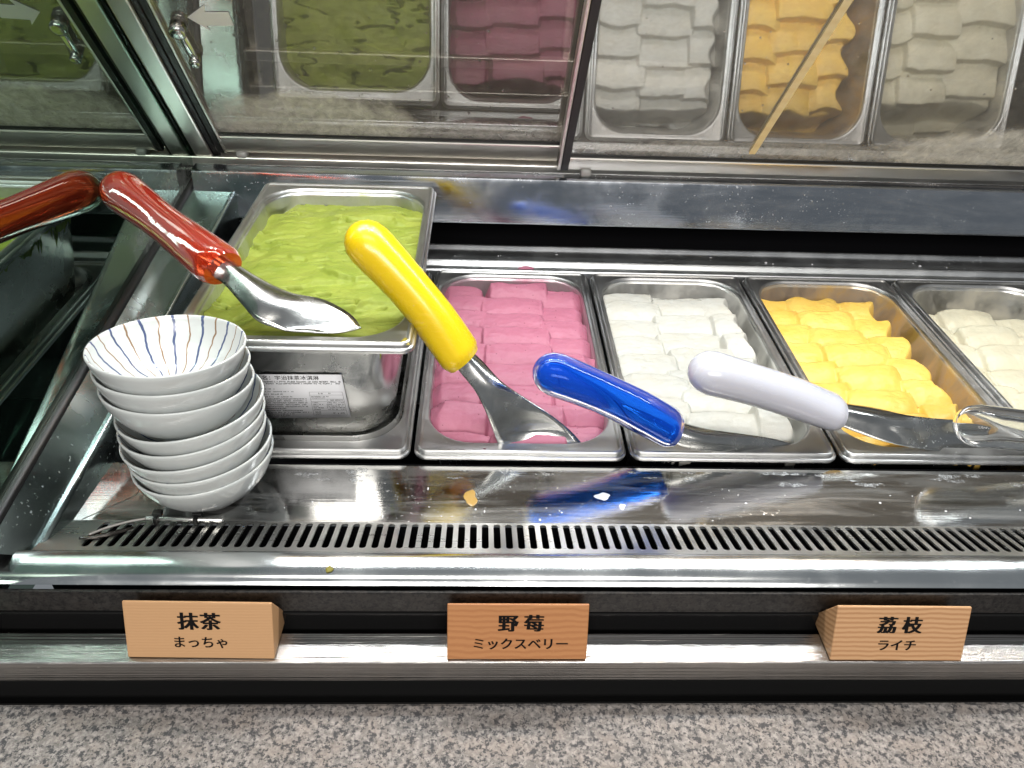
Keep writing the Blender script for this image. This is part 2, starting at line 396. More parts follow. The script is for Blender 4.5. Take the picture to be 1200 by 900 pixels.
# left side: sloping plate and end glass
def sideplate():
    m = MB(); L = []
    for t in np.linspace(0, 1, 12):
        yi = -.1045 + t * (.397 + .1045); zi = -.004 + t * .094; xi = -.2495 + t * .034
        zo = .022 + t * .066; yo = -.125 + t * (.399 + .125)
        L.append([(xi + .003, yi, zi - .06), (xi + .0025, yi, zi - .002), (xi + .0015, yi, zi + .0004), (xi, yi, zi + .0012), (xi - .002, yi, zi + .0004), (xi - .004, yi, zi + .0), (-.2635, yo, zo)])
    m.loops(L, close=False); return m
sideplate().obj('side_plate', M_SIDE, case, auto=40)
def gasket():
    m = MB(); L = []
    for t in np.linspace(0, 1, 6):
        zo = .022 + t * .066; yo = -.125 + t * (.399 + .125)
        L.append([(-.2636, yo, zo - .04), (-.2636, yo, zo + .0015), (-.2655, yo, zo + .004), (-.2698, yo, zo + .004)])
    m.loops(L, close=False); return m
gasket().obj('glass_gasket', M_BLACK, case)
M_ENDGLASS = coated_glass('dark_end_glass', .50, .10, (.76, .96, .84), [((0, .30, .2), (1, .12, .04), .35)])
mb = MB(); mb.box(-.276, -.270, -.16, .43, -.05, .62); mb.obj('end_glass', M_ENDGLASS, case, smooth=False)

# corner seam lines of the ledge tray
M_SEAM = plain('seam_dark', (.02, .02, .02), .5)
mb = MB()
for a, b in (((-.205, .003), (-.208, -.036)), ((-.208, -.036), (-.238, -.0615)), ((-.243, -.0), (-.19, -.0))):
    a = Vector((*a, -.0117)); b = Vector((*b, -.0117)); d = (b - a).normalized(); s_ = Vector((-d.y, d.x, 0)) * .0003
    mb.add([a + s_, b + s_, b - s_, a - s_], [(0, 1, 2, 3)])
mb.obj('tray_seam', M_SEAM, case, smooth=False)

# ------------------------------------------------------------------ sliding doors
LEAN = R(36); EU = Vector((0, -math.sin(LEAN), math.cos(LEAN))); EN = Vector((0, -math.cos(LEAN), -math.sin(LEAN)))
RB = Vector((0, .355, .124)); LB = Vector((0, .378, .127))
def dp(base, x, h, d=0.): return Vector((x, 0, 0)) + base + EU * h + EN * d
def dbox(mb, base, x0, x1, h0, h1, d0, d1):
    v = [dp(base, x, h, d) for d in (d0, d1) for h in (h0, h1) for x in (x0, x1)]
    mb.add(v, [(0, 1, 3, 2), (4, 6, 7, 5), (0, 4, 5, 1), (2, 3, 7, 6), (0, 2, 6, 4), (1, 5, 7, 3)])
def door(label, base, x0, x1, h0, h1, rh, stiles, fog, tint, k):
    o = thing('sliding_door', label, 'sliding door', dp(base, x0, h0), 'rear sliding doors of the case')
    m = MB(); dbox(m, base, x0, x1, h0, h0 + rh, -.005, .005); m.obj('bottom_rail', M_TRIM, o, bevel=.0012, smooth=False)
    m = MB(); dbox(m, base, x0, x1, h0 + rh + .0002, h0 + rh + .0045, -.003, .003); m.obj('glazing_seal', M_BLACK, o, smooth=False)
    m = MB(); dbox(m, base, x0, x1, h1 - .02, h1, -.005, .005); m.obj('top_rail', M_TRIM, o, smooth=False)
    for a, b, mat, nm in stiles:
        m = MB(); dbox(m, base, a, b, h0, h1, -.0062, .0062); m.obj(nm, mat, o, bevel=.0008, smooth=False)
    gl = coated_glass('mirror_coated_glass', k, .34, tint, fog)
    m = MB(); xm = (x0 + x1) / 2; v = []
    for d in (-.0015, .0015):
        for h in (h0 + rh + .0005, h1 - .019):
            for x in (x0 + .002, x1 - .002): v.append(dp(base, x, h, d))
    m.add(v, [(0, 1, 3, 2), (4, 6, 7, 5), (0, 4, 5, 1), (2, 3, 7, 6), (0, 2, 6, 4), (1, 5, 7, 3)])
    m.obj('glass_pane', gl, o, smooth=False)
    return o
hr, hl = -.0115, -.0150
o_r = dp(RB, .1375, hr)
fog_r = [(Vector((.60, .33, .150)) - o_r, (.13, .12, .036), .95), (Vector((.40, .34, .140)) - o_r, (.30, .2, .022), .5), (Vector((.25, .28, .22)) - o_r, (.16, .2, .10), .16), (Vector((.4, .28, .22)) - o_r, (.6, .5, .3), .17)]  # the widest blob is a painted hazy veil, the low ones are frost
door_r = door('right sliding glass door in front, pale frame rail, white and yellow pans mirrored', RB, .1375, .93, hr, .27, .0205,
              [(.1375, .1412, M_TRIM, 'edge_strip'), (.1414, .1500, M_BLACK, 'stile')], fog_r, (1, .98, .95), .36)
o_l = dp(LB, -.236, hl)
fog_l = [(Vector((-.125, .355, .152)) - o_l, (.125, .2, .050), .9), (Vector((.08, .36, .148)) - o_l, (.2, .2, .02), .4), (Vector((-.05, .30, .22)) - o_l, (.4, .5, .3), .12)]  # again the widest blob paints haze across the whole pane
door_l = door('left sliding glass door with arrow sticker and lock, green and purple pans mirrored', LB, -.2400, .149, hl, .27, .0275,
              [(-.2400, -.2335, M_BLACK, 'stile'), (-.2333, -.2305, M_TRIM, 'edge_strip')], fog_l, (1, .97, .92), .19)
# corner post
cp = MB(); dbox(cp, LB, -.2695, -.2425, -.040, .50, -.02, .004); cp.obj('corner_post', M_BLACK, case, bevel=.001, smooth=False)
cp = MB(); dbox(cp, LB, -.2665, -.2475, -.034, .50, .0042, .0085); cp.obj('corner_trim', M_TRIM, case, bevel=.002, smooth=False)
# rollers under the doors
for x, b, h0 in ((-.215, LB, hl), (.170, RB, hr)):
    m = MB(); L = []
    c = dp(b, x, h0 - .004, .004)
    for dx, r in ((-.006, .005), (-.004, .0065), (.004, .0065), (.006, .005)):
        L.append([c + Vector((dx, 0, 0)) + EU * r * math.cos(a) + EN * r * math.sin(a) for a in np.linspace(0, 2 * math.pi, 17)[:-1]])
    m.loops(L, cap0=True, cap1=True); m.obj('roller', plain('roller_plastic', (.4, .4, .38), .35), door_l if b is LB else door_r)

# arrow sticker (plain left-pointing arrow) and lock on the left door
def on_left(x, h, d=.0021): return dp(LB, x, h, d)
ar = [(-.2067, .1798), (-.1869, .1951), (-.1898, .1864), (-.1689, .1874), (-.1691, .1716), (-.1935, .1705), (-.1917, .1645)]
mb = MB(); a0 = [on_left(*p, .0019) for p in ar]; a1 = [on_left(*p, .0023) for p in ar]
mb.loops([a0, a1]); mb.f += [tuple(range(7, 14)), tuple(reversed(range(7)))]; mb.m += [0, 0]
mb.obj('arrow_sticker', plain('white_sticker', (.82, .82, .80), .5), door_l, smooth=False)
mb = MB()
p0, p1 = on_left(-.2180, .1640, .006), on_left(-.2155, .1330, .006)
tube(mb, [p0 + (p0 - p1) * .1, p0, p1, p1 + (p1 - p0) * .1], [.002, .0048, .0042, .002], 12, .6, up=EN)
lk = mb.obj('lock_bar', steel('lock_steel', .7, (1, 1, 1), .15), door_l)
mb = MB(); tube(mb, [on_left(-.2183, .1690, .002), on_left(-.2183, .1690, .011), on_left(-.2183, .1690, .012)], [.0075, .0075, .005], 18, up=Vector((0, 0, 1)))
mb.obj('lock_knob', M_SPOON, door_l)
mb = MB(); q = on_left(-.2155, .1320, .002); tube(mb, [q, q + EN * .010, q + EN * .0112], [.0052, .0052, .0035], 16)
mb.obj('lock_screw', M_SPOON, door_l)
# water beads on the panes
def beads(name, base, n, x0, x1, ha, hb, parent, seed):
    rg = random.Random(seed); m = MB()
    for _ in range(n):
        x = rg.uniform(x0, x1); h = ha + (hb - ha) * rg.random() ** 1.3; r = .0004 + .0011 * rg.random() ** 3
        c = dp(base, x, h, .0017)
        X = Vector((1, 0, 0)); L = []
        for e in (0., .45, .8): L.append([c + EN * r * .75 * e + (X * math.cos(a) + EU * 1.15 * math.sin(a)) * r * math.sqrt(1 - e * e) for a in np.linspace(0, 2 * math.pi, 9)[:-1]])
        m.loops(L, cap1=True)
    o = m.obj(name, plain('water', (1, 1, 1), .02, .5, Transmission_Weight=1.0, IOR=1.33), parent); o['kind'] = 'stuff'
beads('water_drops', LB, 150, -.225, .08, .018, .21, door_l, 3)
beads('water_drops', RB, 60, .17, .62, .018, .21, door_r, 5)

# wooden stick leaning on the right door
mb = MB(); A = dp(RB, .3445, .0260, .0034); B = dp(RB, .3540, .30, .0034)
d = (B - A).normalized(); s_ = d.cross(EN).normalized()
L = []
for p in (A, A + d * .003, B): L.append([p + s_ * (.0038 if p is not A else .003) * i + EN * .0012 * j for i, j in ((-1, -1), (1, -1), (1, 1), (-1, 1))])
mb.loops(L, cap0=True, cap1=True)
tag(mb.obj('wooden_stick', wood('pale_birch', (.90, .74, .42), (.84, .66, .34), 1, 0, 2), origin=A, smooth=False), 'pale wooden stick leaning against the right glass door', 'stick')

# ------------------------------------------------------------------ pans
def make_pan(name, label, x0, x1, y0, y1, ztop, depth, basin_mat, op=None, rim_mat=M_PANRIM, group='steel ice cream pans', floor_mat=None):
    ox0, ox1, oy0, oy1 = op or (x0 + .0095, x1 - .0095, y0 + .0165, y1 - .0095)
    o = thing(name, label, 'pan', ((x0 + x1) / 2, (y0 + y1) / 2, ztop - depth), group)
    m = MB(); r = .011; n = 9
    def ol(i, z): return rrect(x0 + i, x1 - i, y0 + i, y1 - i, max(.003, r - i), ztop + z, n)
    def il(i, z, rr=.040): return rrect(ox0 + i, ox1 - i, oy0 + i, oy1 - i, max(.006, rr - i * .3), ztop + z, n)
    m.loops([ol(.0006, -.0085), ol(0, -.007), ol(0, -.0055), ol(.0012, -.0046), ol(.0022, -.0046), ol(.0024, -.0030), ol(.0028, -.0012), ol(.0040, -.0002), ol(.0052, -.0004), ol(.0062, -.0016), ol(.0072, -.0021),
             il(-.0015, -.0022), il(-.0005, -.0024), il(.0004, -.0034), il(.001, -.006)])
    m.obj('rim', rim_mat, o, auto=70)
    m = MB()
    dr = .012 * depth / .1
    m.loops([il(.0008, -.0058), il(.0016, -.010), il(.0016 + dr * .5, -depth * .5), il(.0016 + dr, -depth + .016), il(.004 + dr, -depth + .006), il(.012 + dr, -depth + .001), il(.022 + dr, -depth)], cap1=True)
    b = m.obj('basin', basin_mat, o, auto=60)
    b.data.materials.append(M_PAN); sd = b.modifiers.new('thick', 'SOLIDIFY'); sd.thickness = .0009; sd.offset = -1; sd.material_offset = 1; sd.material_offset_rim = 1
    return o, (ox0, ox1, oy0, oy1)
PW = .18
OP = {}
for i, (lab, mat) in enumerate((('steel pan of pink berry ice cream, second from the left', smeared_steel('berry_smear', (.40, .10, .18), .7)),
                               ('steel pan of white ice cream between the pink and yellow pans', smeared_steel('white_smear', (.75, .73, .66), .5)),
                               ('steel pan of yellow ice cream with yellow smears on its walls', smeared_steel('yellow_smear', (.62, .36, .04), .55)),
                               ('steel pan of cream coloured ice cream at the right edge', smeared_steel('cream_smear', (.72, .66, .50), .3)))):
    _, OP[i] = make_pan('ice_cream_pan', lab, i * PW + .0015, (i + 1) * PW - .0015, .0055 if i else .0045, .3315, 0.0, .12, mat)
make_pan('ice_cream_pan', 'shallow empty steel pan beneath the raised green pan', -PW + .0015, -.0015, .0045, .3315, 0.0, .016, M_PAN)
MZ = .1
mo, OPM = make_pan('ice_cream_pan', 'raised deep steel pan of green matcha ice cream with white printed label', -.180, .0055, .0105, .332, MZ, .1155, smeared_steel('matcha_smear', (.30, .34, .06), .15), op=(-.1715, -.0045, .0245, .3195))

# ------------------------------------------------------------------ ice creams
def icemass(name, label, rect, mat, hf, nx, ny, zb, loc_z):
    x0, x1, y0, y1 = rect
    xs = np.linspace(x0 - .001, x1 + .001, nx); ys = np.linspace(y0 - .001, y1 + .001, ny)
    X, Y = np.meshgrid(xs, ys); U = X - x0; V = Y - y0
    Z = hf(U, V, x1 - x0, y1 - y0)
    r = .040; cx = np.clip(X, x0 + r, x1 - r); cy = np.clip(Y, y0 + r, y1 - r)
    keep = np.hypot(X - cx, Y - cy) < r - .0010
    idx = -np.ones(X.shape, int); idx[keep] = np.arange(keep.sum())
    V3 = np.stack([X[keep], Y[keep], Z[keep]], 1)
    q = np.stack([idx[:-1, :-1], idx[:-1, 1:], idx[1:, 1:], idx[1:, :-1]], -1).reshape(-1, 4)
    q = q[(q >= 0).all(1)]
    # skirt to the bottom so the mass is solid
    e = np.concatenate([q[:, [0, 1]], q[:, [1, 2]], q[:, [2, 3]], q[:, [3, 0]]])
    key = {}
    for a, b in e.tolist():
        if (b, a) in key: del key[(b, a)]
        else: key[(a, b)] = 1
    bv = sorted({a for ab in key for a in ab}); mp = {a: len(V3) + k for k, a in enumerate(bv)}
    low = V3[bv].copy(); low[:, 2] = zb
    cxm, cym = (x0 + x1) / 2, (y0 + y1) / 2
    low[:, 0] = cxm + (low[:, 0] - cxm) * .74; low[:, 1] = cym + (low[:, 1] - cym) * .84
    sk = [(b, a, mp[a], mp[b]) for a, b in key]
    allv = np.concatenate([V3, low]); faces = q.tolist() + sk
    o = mesh_obj(name, allv, faces, mat, origin=(cxm, cym, zb))
    return tag(o, label, 'ice cream', 'ice creams in the pans')

def padcols(U, V, cols, amp, seed, pillow=.003, edge=.0035, sharp=.9, warp=.004):
    H = np.full(U.shape, -1.)
    for ci, (xa, xb, dz, pitch, phase, curve) in enumerate(cols):
        xc = (xa + xb) / 2; w_ = (xb - xa)
        wob = fbm(U, V, 45, seed + ci * 7, 3) * warp
        t = (V + phase + curve * ((U - xc) / w_) ** 2 * 4 + wob) / pitch
        row = np.floor(t); f = t - row
        hr = hash1(row, seed + ci); hr2 = hash1(row, seed + ci + 40)
        xo = xc + (hr - .5) * .012; ww = w_ * (1 + (hr2 - .5) * .12)
        s = (.45 * f + .55 * np.sin(np.minimum(f / .62, 1) * np.pi / 2)) * (1 - sstep(sharp - .02, 1.0, f))
        k = np.abs((U - xo) / (ww / 2))
        h = dz + amp * (.7 + .6 * hr) * s - pillow * 1.1 * np.clip(k, 0, 1.3) ** 5 - edge * 3 * np.clip(k - 1, 0, 1) * 6
        h = h + .0016 * np.exp(-((k - .97) / .05) ** 2) * (.2 + 1.6 * hr2 * vnoise(V * 140, U * 30, seed + ci))      # little curled lip along the paddle track
        groove = np.exp(-(np.minimum(f, 1 - f) / .10) ** 2) + np.exp(-((k - 1) / .12) ** 2)
        h = h + fbm(U, V, 420, seed + 90 + ci, 3) * .0026 * np.clip(groove, 0, 1)      # ragged torn edges
        H = np.maximum(H, h)
    return H

M_BERRY = icecream('berry_ice_cream', (.48, .165, .24), (.40, .115, .185), (.16, .02, .05))
M_WHITE = icecream('white_ice_cream', (.56, .55, .50), (.52, .48, .39), None, .45, .5)
M_YELLOW = icecream('yellow_ice_cream', (.84, .55, .12), (.80, .46, .06), None, .4, .6)
M_CREAM = icecream('cream_ice_cream', (.62, .575, .43), (.58, .51, .35), None, .45, .5)
M_MATCHA = icecream('matcha_ice_cream', (.35, .40, .060), (.22, .29, .025), None, .62, .8)

def lim(U, V, W, L, lo=-.004, hi=.007):
    d = np.minimum(np.minimum(U, W - U), np.minimum(V, L - V)); return lo + (hi - lo) * sstep(.003, .022, d)
def hf_berry(U, V, W, L):
    H = padcols(U, V, [(-.004, .052, -.006, .033, .012, .003), (.048, .113, -.0020, .0335, .020, .001), (.109, W + .004, -.0065, .0345, .004, -.004)], .0140, 3, .0028, .004)
    H += fbm(U, V, 60, 5, 4) * .0022 + fbm(U * 1.0, V * 2.5, 200, 9, 4) * .0013
    back = L - .022 - .010 * (vnoise(U * 60, U * 0, 3)) - .006 * np.cos((U - W / 2) * 40)
    H -= .06 * sstep(0, .02, V - back) + .004 * sstep(.15, .30, V)
    H -= .006 * sstep(W - .012, W, U) + .006 * sstep(.010, 0, U)
    return np.minimum(H - .0070 - .008 * (1 - sstep(.012, .050, V)), lim(U, V, W, L))
def hf_white(U, V, W, L):
    H = padcols(U, V, [(-.004, .058, -.0085, .036, .000, .004), (.052, .118, -.010, .034, .014, .001), (.110, .150, -.006, .040, .02, -.002)], .0115, 21, .0030, .002, .9, .006)
    H += fbm(U, V, 50, 25, 4) * .003 + fbm(U, V * 2.5, 170, 29, 4) * .0013
    H -= .03 * sstep(W - .020, W - .006, U + .004 * np.sin(V * 160)) + .05 * sstep(L - .027, L - .010, V + .010 * vnoise(U * 50, U * 0, 8)) + .003 * sstep(.15, .30, V)
    return np.minimum(H - .0055 - .008 * (1 - sstep(.012, .050, V)), lim(U, V, W, L))
def hf_yellow(U, V, W, L):
    H = padcols(U, V, [(-.010, .042, -.011, .037, .010, -.007), (.034, .100, -.007, .0375, .022, -.003), (.094, .146, -.010, .040, .012, -.006)], .0130, 33, .006, .005, .86, .005)
    H += fbm(U, V, 45, 35, 4) * .003 + fbm(U, V * 2.5, 160, 39, 4) * .0010
    H -= .05 * sstep(W - .030, W - .010, U + .006 * np.sin(V * 130 + 1)) + .05 * sstep(L - .026, L - .008, V + .012 * vnoise(U * 45, U * 0, 4)) + .004 * sstep(.12, .30, V)
    return np.minimum(H - .0065 - .008 * (1 - sstep(.012, .050, V)), lim(U, V, W, L))
def hf_cream(U, V, W, L):
    H = padcols(U, V, [(-.008, .030, -.016, .040, .01, .006), (.024, .086, -.011, .040, .022, .001), (.080, W, -.014, .042, .006, -.003)], .011, 51, .004, .003, .9, .006)
    H += fbm(U, V, 45, 55, 4) * .004 + fbm(U, V, 260, 59, 3) * .0006
    H -= .05 * sstep(L - .045, L - .018, V + .016 * vnoise(U * 40, U * 0, 14)) + .002 * sstep(.12, .30, V)
    return np.minimum(H - .0075, lim(U, V, W, L))
def hf_matcha(U, V, W, L):
    H = MZ - .0125 - .005 * sstep(.06, .30, V) + 0 * U
    H += fbm(U * 1.0, V * 1.8, 16, 71, 4) * .015
    rid = np.abs(fbm(U * .7, V * 2.6, 26, 77, 3)); H -= .008 * np.exp(-(rid / .016) ** 2) * sstep(.0, .05, vnoise(U * 30, V * 30, 79) - .35) * 1.2
    for c0, u0, u1, dp_, sd_ in ((.052, .05, .16, .0045, 1), (.088, .03, .12, .0035, 2), (.118, .07, .165, .0045, 3), (.165, .02, .10, .0030, 4), (.235, .06, .16, .0035, 5)):
        cv = V - c0 - .012 * np.sin(U * 38 + sd_ * 2) - .05 * (fbm(U, V, 60, 200 + sd_, 3)) * .35
        H += dp_ * sstep(0, .0025, cv) * (1 - sstep(.004, .045, cv)) * sstep(u0, u0 + .03, U) * (1 - sstep(u1 - .03, u1, U))
    d = ((U - .045) / .05) ** 2 + ((V - .20) / .05) ** 2; H -= .006 * np.exp(-d * 1.2)
    H -= .007 * sstep(.030, .004, U + .006 * np.sin(V * 60)) * sstep(.02, .09, V)       # scraped away along the left wall
    H -= .006 * sstep(L - .03, L, V)
    H -= .008 * np.exp(-(((U - .02) / .02) ** 2 + ((V - .05) / .03) ** 2))
    H += fbm(U * 1.0, V * 3.5, 70, 83, 3) * .0016 + fbm(U, V, 420, 85, 3) * .0010
    wal = np.clip(np.minimum(np.minimum(U, W - U), np.minimum(V, L - V)), 0, .02)
    return np.minimum(H + .003 * (1 - wal / .02), MZ - .0045)
icemass('berry_ice_cream', 'pink berry ice cream pressed in three columns of folds', OP[0], M_BERRY, hf_berry, 150, 290, -.10, 0)
icemass('white_ice_cream', 'white ice cream in pressed folds between the pink and the yellow', OP[1], M_WHITE, hf_white, 150, 290, -.10, 0)
icemass('yellow_ice_cream', 'bright yellow ice cream in plump rounded folds', OP[2], M_YELLOW, hf_yellow, 150, 290, -.10, 0)
icemass('cream_ice_cream', 'pale cream coloured ice cream at the right edge', OP[3], M_CREAM, hf_cream, 130, 270, -.10, 0)
icemass('matcha_ice_cream', 'smooth green matcha ice cream in the raised pan', OPM, M_MATCHA, hf_matcha, 170, 300, -.005, 0)

# ------------------------------------------------------------------ lettering helpers
def text_mesh(s, size, loc, ux, uy, bold=0., bx=0., spacing=1.0):
    """returns (verts, faces) of s centred on loc, in the plane of unit vectors ux, uy"""
    cu = bpy.data.curves.new('lettering', 'FONT'); cu.body = s; cu.size = size; cu.align_x = 'CENTER'; cu.align_y = 'CENTER'
    cu.offset = bold; cu.space_character = spacing; cu.resolution_u = 3
    o = bpy.data.objects.new('lettering_tmp', cu); COL.objects.link(o)
    dg = bpy.context.evaluated_depsgraph_get(); dg.update()
    me = bpy.data.meshes.new_from_object(o.evaluated_get(dg))
    vs_ = [v.co.copy() for v in me.vertices]; fs = [tuple(p.vertices) for p in me.polygons]
    bpy.data.objects.remove(o); bpy.data.curves.remove(cu); bpy.data.meshes.remove(me)
    nrm = ux.cross(uy); loc = Vector(loc); V = []; F = []
    offs = [0.] if not bx else [-bx, -bx / 2, 0., bx / 2, bx]
    for k, dx in enumerate(offs):
        b = len(V)
        V += [loc + ux * (v.x + dx) + uy * v.y + nrm * (.00004 * k) for v in vs_]; F += [tuple(i + b for i in f) for f in fs]
    return V, F
M_INK = plain('black_ink', (.008, .007, .007), .7, .08)

# product label on the raised pan's front
fy = .0245 + .0016
def lf(u, v, d=0.):   # u 0..1 across, v 0..1 down, on the drafted front wall
    tl = Vector((-.1205, 0, .0590)); tr = Vector((-.0545, 0, .0600)); bl = Vector((-.1235, 0, .0085)); br = Vector((-.0520, 0, .0110))
    p = (tl * (1 - u) + tr * u) * (1 - v) + (bl * (1 - u) + br * u) * v
    z = p.z - MZ; y = .0245 + .0016 + (.01386 * .5) * min(1, max(0, (-z - .010) / (.1155 * .5 - .010))) + (.01386 * .5) * max(0, (-z - .0578) / (.1155 - .016 - .0578))
    return Vector((p.x, y - .0026 - d, p.z))
mb = MB(); N = 8
mb.loops([[lf(i / N, 0), lf(i / N, .5), lf(i / N, 1)] for i in range(N + 1)], close=False)
lb = mb.obj('product_label', plain('label_paper', (.95, .95, .97), .5), mo)
sd = lb.modifiers.new('thick', 'SOLIDIFY'); sd.thickness = .0002; sd.offset = 0
mb = MB()
ux = (lf(1, .1) - lf(0, .1)).normalized(); uy = (lf(.5, .02) - lf(.5, .2)).normalized()
v_, f_ = text_mesh('品名：宇治抹茶冰淇淋', .0050, lf(.35, .075, .0004), ux, uy, .00004); mb.add(v_, f_)
rg = random.Random(4)
def fine(u0, u1, vv, hgt, dens=.86, step=.0135):
    u = u0
    while u < u1:
        if rg.random() < dens:
            for _ in range(3):   # small illegible print: a few strokes per character
                if rg.random() < .5: a, b, c, d2 = u, u + step * .72, vv + hgt * rg.random() * .8, .22 * hgt
                else: a = u + step * .7 * rg.random(); b, c, d2 = a + step * .18, vv, hgt * .95
                mb.add([lf(a, c, .0004), lf(a, c + d2, .0004), lf(b, c + d2, .0004), lf(b, c, .0004)], [(0, 1, 2, 3)])
        u += step
fine(.03, .97, .135, .034); fine(.03, .95, .175, .034, .8); fine(.03, .06, .22, .03, 1)
for vv, e in ((.30, .22), (.36, .40)): fine(.03, e, vv, .024, .6)
fine(.03, .3, .415, .028, .7); fine(.03, .36, .475, .028, .8)
for i, vv in enumerate((.525, .57, .615, .66, .705, .75)): fine(.03, .52 if i < 5 else .26, vv, .028, .85)
fine(.03, .46, .80, .026, .9)
for vv, e in ((.845, .55), (.88, .35), (.915, .3), (.955, .25)): fine(.03, e, vv, .024, .8)
def line(u0, v0, u1, v1, th=.004):
    du, dv = (th * .6, 0) if abs(u1 - u0) < abs(v1 - v0) else (0, th)
    mb.add([lf(u0, v0, .0004), lf(u0 + du, v0 + dv, .0004), lf(u1 + du, v1 + dv, .0004), lf(u1, v1, .0004)], [(0, 1, 2, 3)])
for vv in (.38, .45, .545, .60, .82, .93): line(.575, vv, .965, vv)
for uu in (.575, .965): line(uu, .38, uu, .93)
fine(.68, .88, .40, .03, .5, .03); fine(.59, .8, .475, .024, .8); fine(.59, .75, .51, .02, .8); fine(.75, .95, .56, .024, .8)
for k in range(5): fine(.59, .70 if k % 2 else .66, .62 + k * .04, .022, .9); fine(.75, .86, .62 + k * .04, .022, .8); fine(.88, .95, .62 + k * .04, .022, .8)
fine(.60, .66, .84, .03, 1); fine(.60, .66, .89, .024, 1); fine(.78, .95, .87, .03, .5)
mb.obj('fine_print', M_INK, lb, smooth=False)

# ------------------------------------------------------------------ wooden flavour tags
def wood_tag(label, xa, xb, ya, yb, a, b, kanji, kana, kx, seed, gap, ring, dist):
    z0 = -.0348; H = .0385; D = .036
    c = Vector(((xa + xb) / 2, (ya + yb) / 2, z0)); d = Vector((xb - xa, yb - ya, 0)); Wd = d.length; ux = d.normalized(); bk = Vector((-ux.y, ux.x, 0))
    o = thing('name_tag', label, 'name tag', c, 'wooden flavour name tags')
    m = MB(); L = []
    for s_ in (-.5, .5):
        p = c + ux * Wd * s_
        L.append([p + Vector((0, 0, .0003)), p + bk * D * .92, p + bk * D + Vector((0, 0, .002)), p + bk * D * .44 + Vector((0, 0, H)), p + bk * D * .40 + Vector((0, 0, H + .0004))])
    m.loops(L, cap0=True, cap1=True)
    m.obj('wood_block', wood('tag_wood', a, b, .75, 0, seed, ring, dist), o, bevel=.0007, smooth=False)
    uy = (bk * D * .40 + Vector((0, 0, H))).normalized(); nrm = ux.cross(uy)
    base = c + nrm * .0003 + ux * kx
    l2 = MB()
    v_, f_ = text_mesh(kanji, .0133, base + uy * .0268, ux, uy, .00010, .00055, gap); l2.add(v_, f_)
    v_, f_ = text_mesh(kana, .0092, base + uy * .0118, ux, uy, .00004, .00022, 1.0); l2.add(v_, f_)
    l2.obj('lettering', M_INK, o, smooth=False)
wood_tag('plain pale wooden tag reading matcha, below the bowls', -.1723, -.0771, -.1633, -.1646, (.56, .325, .16), (.535, .305, .148), '抹茶', 'まっちゃ', .0005, 1.3, 1.15, 1300, 1.0)
wood_tag('reddish wooden tag for the mixed berry flavour, middle one on the rail', .0361, .1291, -.1650, -.1650, (.49, .22, .085), (.40, .165, .06), '野 莓', 'ミックスベリー', .002, 4.1, 1.0, 620, 5.0)
wood_tag('striped wooden tag for lychee at the right, turned to show its left end', .2950, .3862, -.1656, -.1662, (.56, .325, .165), (.37, .18, .075), '荔 枝', 'ライチ', -.0015, 7.7, 1.0, 760, 2.6)

